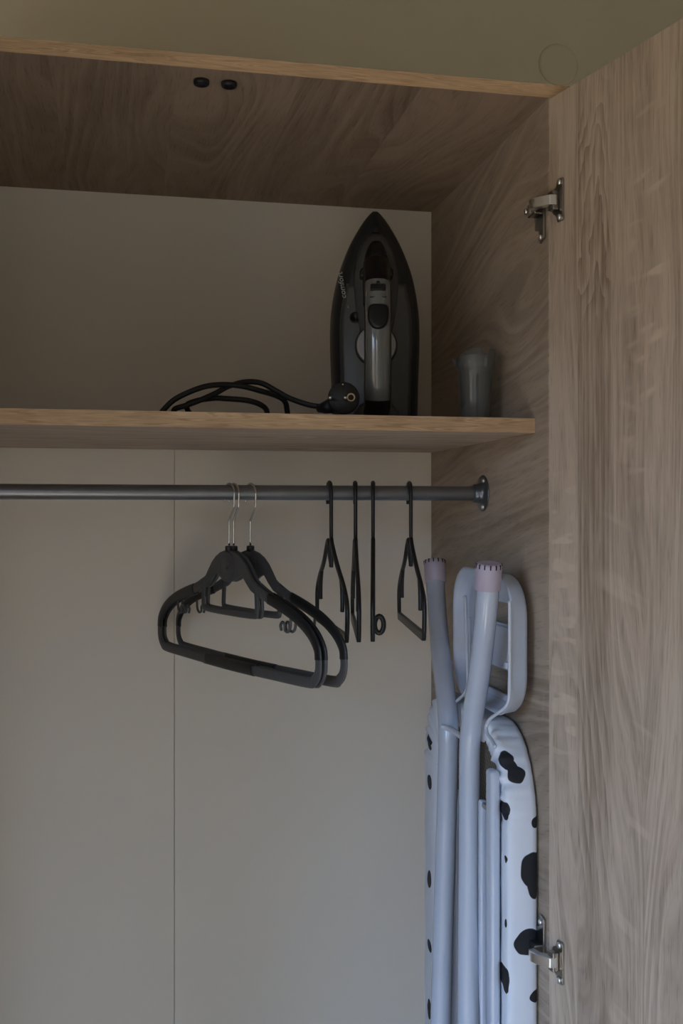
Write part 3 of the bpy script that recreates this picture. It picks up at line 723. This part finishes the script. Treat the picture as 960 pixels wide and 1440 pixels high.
for i in range(NO):
    s_ = i*.0035; y_, z_ = ol[i]
    near_top = max(0, min(1, (z_-(ZB-.135))/.06))
    if z_ < .5: near_top = .4
    ring = []
    for j, (n_, x_) in enumerate(sect):
        k_ = (1 if j < 6 else .5 if j < 9 else .15)
        puck = near_top*(.0016*math.sin(s_*330+ph[0]+j*.35)+.0012*math.sin(s_*520+ph[1]-j*.5)+.001*math.sin(s_*190+ph[2]+j*.6))*k_
        puck += .0005*math.sin(s_*60+j*.7+ph[3])*k_
        hem = ((.003*math.sin(s_*95+1.3)+.0015*math.sin(s_*230))*(.35+near_top)-(.03 if y_ > mid+.05 else 0))*(1 if j < 2 else .4 if j == 2 else 0)
        p = ol[i]+nrm[i]*(n_+puck*.7+hem)
        ring.append(bm.verts.new((x_-puck*.8, p.x, p.y)))
    rings.append(ring)
for i in range(NO):
    A, Bq = rings[i], rings[(i+1) % NO]
    for j in range(len(sect)-1): bm.faces.new((A[j], A[j+1], Bq[j+1], Bq[j]))
bm.faces.new([r[-1] for r in rings])
# cover material: white cotton with black cow spots
m, nt, bs = new_mat('cow_cover')
tc = nd(nt, 'ShaderNodeTexCoord').outputs['Object']
nz = nd(nt, 'ShaderNodeTexNoise'); nt.links.new(tc, nz.inputs['Vector']); nz.inputs['Scale'].default_value = 38; nz.inputs['Detail'].default_value = 1.5
va = nd(nt, 'ShaderNodeVectorMath', operation='SUBTRACT'); nt.links.new(nz.outputs['Color'], va.inputs[0]); va.inputs[1].default_value = (.5, .5, .5)
vb = nd(nt, 'ShaderNodeVectorMath', operation='SCALE'); nt.links.new(va.outputs[0], vb.inputs[0]); vb.inputs['Scale'].default_value = .009
vc = nd(nt, 'ShaderNodeVectorMath', operation='ADD'); nt.links.new(tc, vc.inputs[0]); nt.links.new(vb.outputs[0], vc.inputs[1])
KX = 1.165/F
spots = []
def sp_(px, py, rx, rz_, Y=1.124, ry=.03): spots.append((PY(px, py, Y)-IO, (rx*KX*1.02, ry, rz_*KX*.95)))
sp_(719, 1072, 13, 15); sp_(726, 1082, 9, 12); sp_(730, 1090, 13, 13); sp_(711, 1142, 6, 14); sp_(753, 1154, 9, 8); sp_(747, 1222, 19, 26); sp_(751, 1240, 14, 24)
sp_(741, 1323, 21, 20); sp_(710, 1380, 6, 20); sp_(752, 1398, 10, 10); sp_(738, 1051, 7, 6, ry=.02); sp_(752, 1480, 14, 22); sp_(712, 1520, 10, 18)
sp_(694, 1055, 3, 5); sp_(709, 1207, 3, 10); sp_(708, 1298, 3, 10)
for (py, rz_) in ((1042, 14), (1100, 12), (1236, 14), (1330, 9), (1420, 16)):
    p = PY(612 if py < 1200 else 606, py, 1.43)-IO; spots.append((p, (.02, .010, rz_*.00092)))
for k in range(26):       # the rest of the print, on the side facing the panel and the hidden edge
    spots.append((Vector((XO+.012, random.uniform(1.17, 1.43), random.uniform(.1, ZB-.03)))-IO, (.02, random.uniform(.015, .035), random.uniform(.02, .04))))
dist_out = None
for p, r in spots:
    v1 = nd(nt, 'ShaderNodeVectorMath', operation='SUBTRACT'); nt.links.new(vc.outputs[0], v1.inputs[0]); v1.inputs[1].default_value = p
    v2 = nd(nt, 'ShaderNodeVectorMath', operation='DIVIDE'); nt.links.new(v1.outputs[0], v2.inputs[0]); v2.inputs[1].default_value = r
    v3 = nd(nt, 'ShaderNodeVectorMath', operation='LENGTH'); nt.links.new(v2.outputs[0], v3.inputs[0])
    dist_out = v3.outputs['Value'] if dist_out is None else mth(nt, 'MINIMUM', dist_out, v3.outputs['Value'])
nt.links.new(mix(nt, rng(nt, dist_out, 1.04, .97), (.72, .76, .84), (.012, .013, .018)), bs.inputs['Base Color'])
bs.inputs['Roughness'].default_value = .75
bump(nt, bs, noise(nt, tc, 55, 3), .25, .002)
M['cover'] = m
ibo('cover', bm, 'cover', smooth=True)['label'] = 'white cotton cover with black cow spots, gathered at the top end'
# expanded metal top seen from below
inner = [ol[i]-nrm[i]*.020 for i in range(0, NO, 4)]
bm = prism(bmesh.new(), [(p.x, p.y) for p in inner], XI+.0045, XI+.0075, 'YZ')
ibo('mesh_top', bm, 'mesh')['label'] = 'golden brown perforated metal underside'
# side rails
def tube(name, pts, r, mat='board_metal', n=6, parent=ib, sides=16, rb=None, lab=None, radii=None):
    P_ = spline(pts, n)
    o = ibo(name, sweep(bmesh.new(), P_, r, rb, sides), mat, parent, smooth=True)
    if lab: o['label'] = lab
    return o
ibo('side_rail', B(XI-.0125, XI-.0004, 1.1390, 1.1590, .30, ZB-.048), 'board_metal', bevel=.004)
ibo('side_rail', B(XI-.009, XI-.0004, 1.335, 1.355, .30, ZB-.12), 'board_metal', bevel=.004)
z_ = PY(679, 1112, 1.215).z
ibo('support_rail', B(.4085, .4180, 1.1730, 1.1830, .45, z_), 'board_metal', bevel=.003)
ibo('bracket', B(.4105, .4165, 1.1585, 1.1745, z_-.008, z_-.002), 'steel', bevel=.001)
# legs with splayed feet ends
FRK = [[(611, 795, 1.400), (613, 840, 1.385), (619, 915, 1.34), (628, 990, 1.295), (630.5, 1030, 1.28), (629, 1100, 1.275), (626, 1200, 1.265), (622, 1330, 1.25), (619.5, 1440, 1.235)],
       [(687, 800, 1.130), (683.5, 860, 1.138), (673.5, 950, 1.170), (664, 1010, 1.196), (660.5, 1050, 1.205), (660, 1120, 1.205), (659.5, 1220, 1.200), (658.5, 1330, 1.19), (658, 1440, 1.18)]]
for k, L_ in enumerate(FRK):
    P_ = [PY(*p) for p in L_]
    d_ = (P_[-1]-P_[-2]).normalized(); P_.append(P_[-1]+d_*(P_[-1].z-.35)/abs(d_.z))
    leg = tube('leg', P_, .0128, lab='lilac enamelled leg tube with splayed end'); 
    top_, dirn = P_[0], (P_[0]-P_[1]).normalized()
    q_ = dirn.to_track_quat('Z', 'Y').to_matrix().to_4x4()
    mt = Matrix.Translation(top_-IO) @ q_
    bm = bmesh.new(); lathe(bm, [(.0137, -.024), (.0146, -.0235), (.0148, .000), (.0150, .0035), (.0142, .0062), (.0115, .0072), (.010, .0060), (0, .0058)], 'Z', 32, mt)
    cp_ = obj('end_cap', bm, 'cap', leg, smooth=True); cp_['label'] = 'pinkish lilac plastic end cap'
    for j in range(14):
        a_ = 2*PI*j/14
        bm = bmesh.new(); mj = mt @ Matrix.Rotation(a_, 4, 'Z')
        box(bm, .0118, .0152, -.0008, .0008, .0012, .0064, mj)
        obj('slot', bm, 'bumper', leg)
tube('leg', [PY(638, 1110, 1.30)+Vector((.006, 0, 0)), PY(641.5, 1200, 1.285), PY(643, 1300, 1.275), PY(641.5, 1440, 1.262), PY(641, 1560, 1.25)], .0105)
tube('cross_brace', [PY(621, 1022, 1.272), PY(634, 1026, 1.26), PY(655, 1041, 1.215)], .0035, 'wire_white', sides=10)
ibo('foot_bar', sweep(bmesh.new(), [(.385, 1.15, .06), (.385, 1.42, .06)], .012, sides=16), 'board_metal', smooth=True)
tube('leg', [(.389, 1.19, .75), (.388, 1.20, .40), (.385, 1.21, .06)], .0105)
tube('leg', [(.389, 1.285, .75), (.388, 1.30, .40), (.385, 1.31, .06)], .0105)
# iron rest dish
ty0, ty1, tz0, tz1 = 1.122, 1.337, H-.2365, H-.0715
def dish_ring(d_, x_, r): return [(x_, y, z) for y, z in rrect(ty0+d_, ty1-d_, tz0+d_, tz1-d_, r, 10)]
lvl = [(0.0, .4275, .050), (-.0012, .4290, .051), (0.0, .4320, .050), (.0018, .4445, .049), (.005, .4485, .046), (.010, .4495, .042)]
lvi = [(.0118, .4470, .040), (.0085, .4455, .043), (.0058, .4420, .046), (.0035, .4320, .047), (.0022, .4278, .048)]
bm = loft(bmesh.new(), [dish_ring(*a_) for a_ in lvl] + [dish_ring(*a_) for a_ in lvi], cap=False)
bm2 = bmesh.ops.bridge_loops
R0 = [v for v in bm.verts]; n_r = len(dish_ring(0, 0, .05))
for j in range(n_r):
    a_, b2 = R0[j], R0[(j+1) % n_r]; c_, d_ = R0[-n_r+(j+1) % n_r], R0[-n_r+j]
    bm.faces.new((a_, b2, c_, d_))
rest = ibo('iron_rest', bm, 'rest_plastic', smooth=True); rest['label'] = 'pale blue-grey moulded dish of the iron rest'
# dish floor with two openings
cu = bpy.data.curves.new('f', 'CURVE'); cu.dimensions = '2D'; cu.fill_mode = 'BOTH'; cu.extrude = .0012; cu.bevel_depth = .0006
def addsp(pts):
    s_ = cu.splines.new('POLY'); s_.points.add(len(pts)-1)
    for q_, p in zip(s_.points, pts): q_.co = (p[0], p[1], 0, 1)
    s_.use_cyclic_u = True
addsp(rrect(ty0+.011, ty1-.011, tz0+.011, tz1-.011, .040, 8))
addsp(rrect(1.178, 1.300, H-.1345, H-.1080, .006, 4))
addsp(rrect(1.178, 1.300, H-.2190, H-.1880, .006, 4))
fo = bpy.data.objects.new('f', cu); C.objects.link(fo); bpy.context.view_layer.update()
me = bpy.data.meshes.new_from_object(fo.evaluated_get(bpy.context.evaluated_depsgraph_get())); bpy.data.objects.remove(fo)
bm = bmesh.new(); bm.from_mesh(me)
for v in bm.verts: v.co = Vector((.4482+v.co.z, v.co.x, v.co.y))
ibo('rest_floor', bm, 'rest_plastic', rest)['label'] = 'flat floor of the rest with two openings'
pl = rrect(1.176, 1.292, H-.1860, H-.1370, .006, 4)
ibo('rest_plate', prism(bmesh.new(), pl, .4435, .4468, 'YZ'), 'rest_plastic', rest, bevel=.0012)['label'] = 'raised plate between the openings'
for z_ in (H-.1775,):
    ibo('clip', B(.431, .4468, 1.148, 1.156, z_-.004, z_+.004), 'rest_plastic', rest, bevel=.0012)
XW = .4235
tube('rest_wire', [PX(716.5, 845, XW), PX(716.5, 880, XW), PX(716.5, 930, XW), PX(716, 970, XW), PX(715, 985, XW), PX(710, 995, XW-.002), PX(698, 1004, XW-.006), PX(688, 1012, XW-.009), PX(683.5, 1022, XW-.011), PX(685, 1032, XW-.012), PX(691, 1040, XW-.013), PX(696, 1050, XW-.015)], .0020, 'wire_white', sides=10)
tube('rest_wire', [PX(653.5, 838, XW), PX(654.5, 850, XW), PX(655.5, 900, XW), PX(657, 940, XW), PX(657, 962, XW), PX(653, 975, XW-.002), PX(643, 985, XW-.006), PX(634, 992, XW-.010)], .0020, 'wire_white', sides=10)
tube('rest_wire', [PX(660, 868, .438), PX(660, 910, .438), PX(660, 950, .438)], .0016, 'wire_white', sides=8)
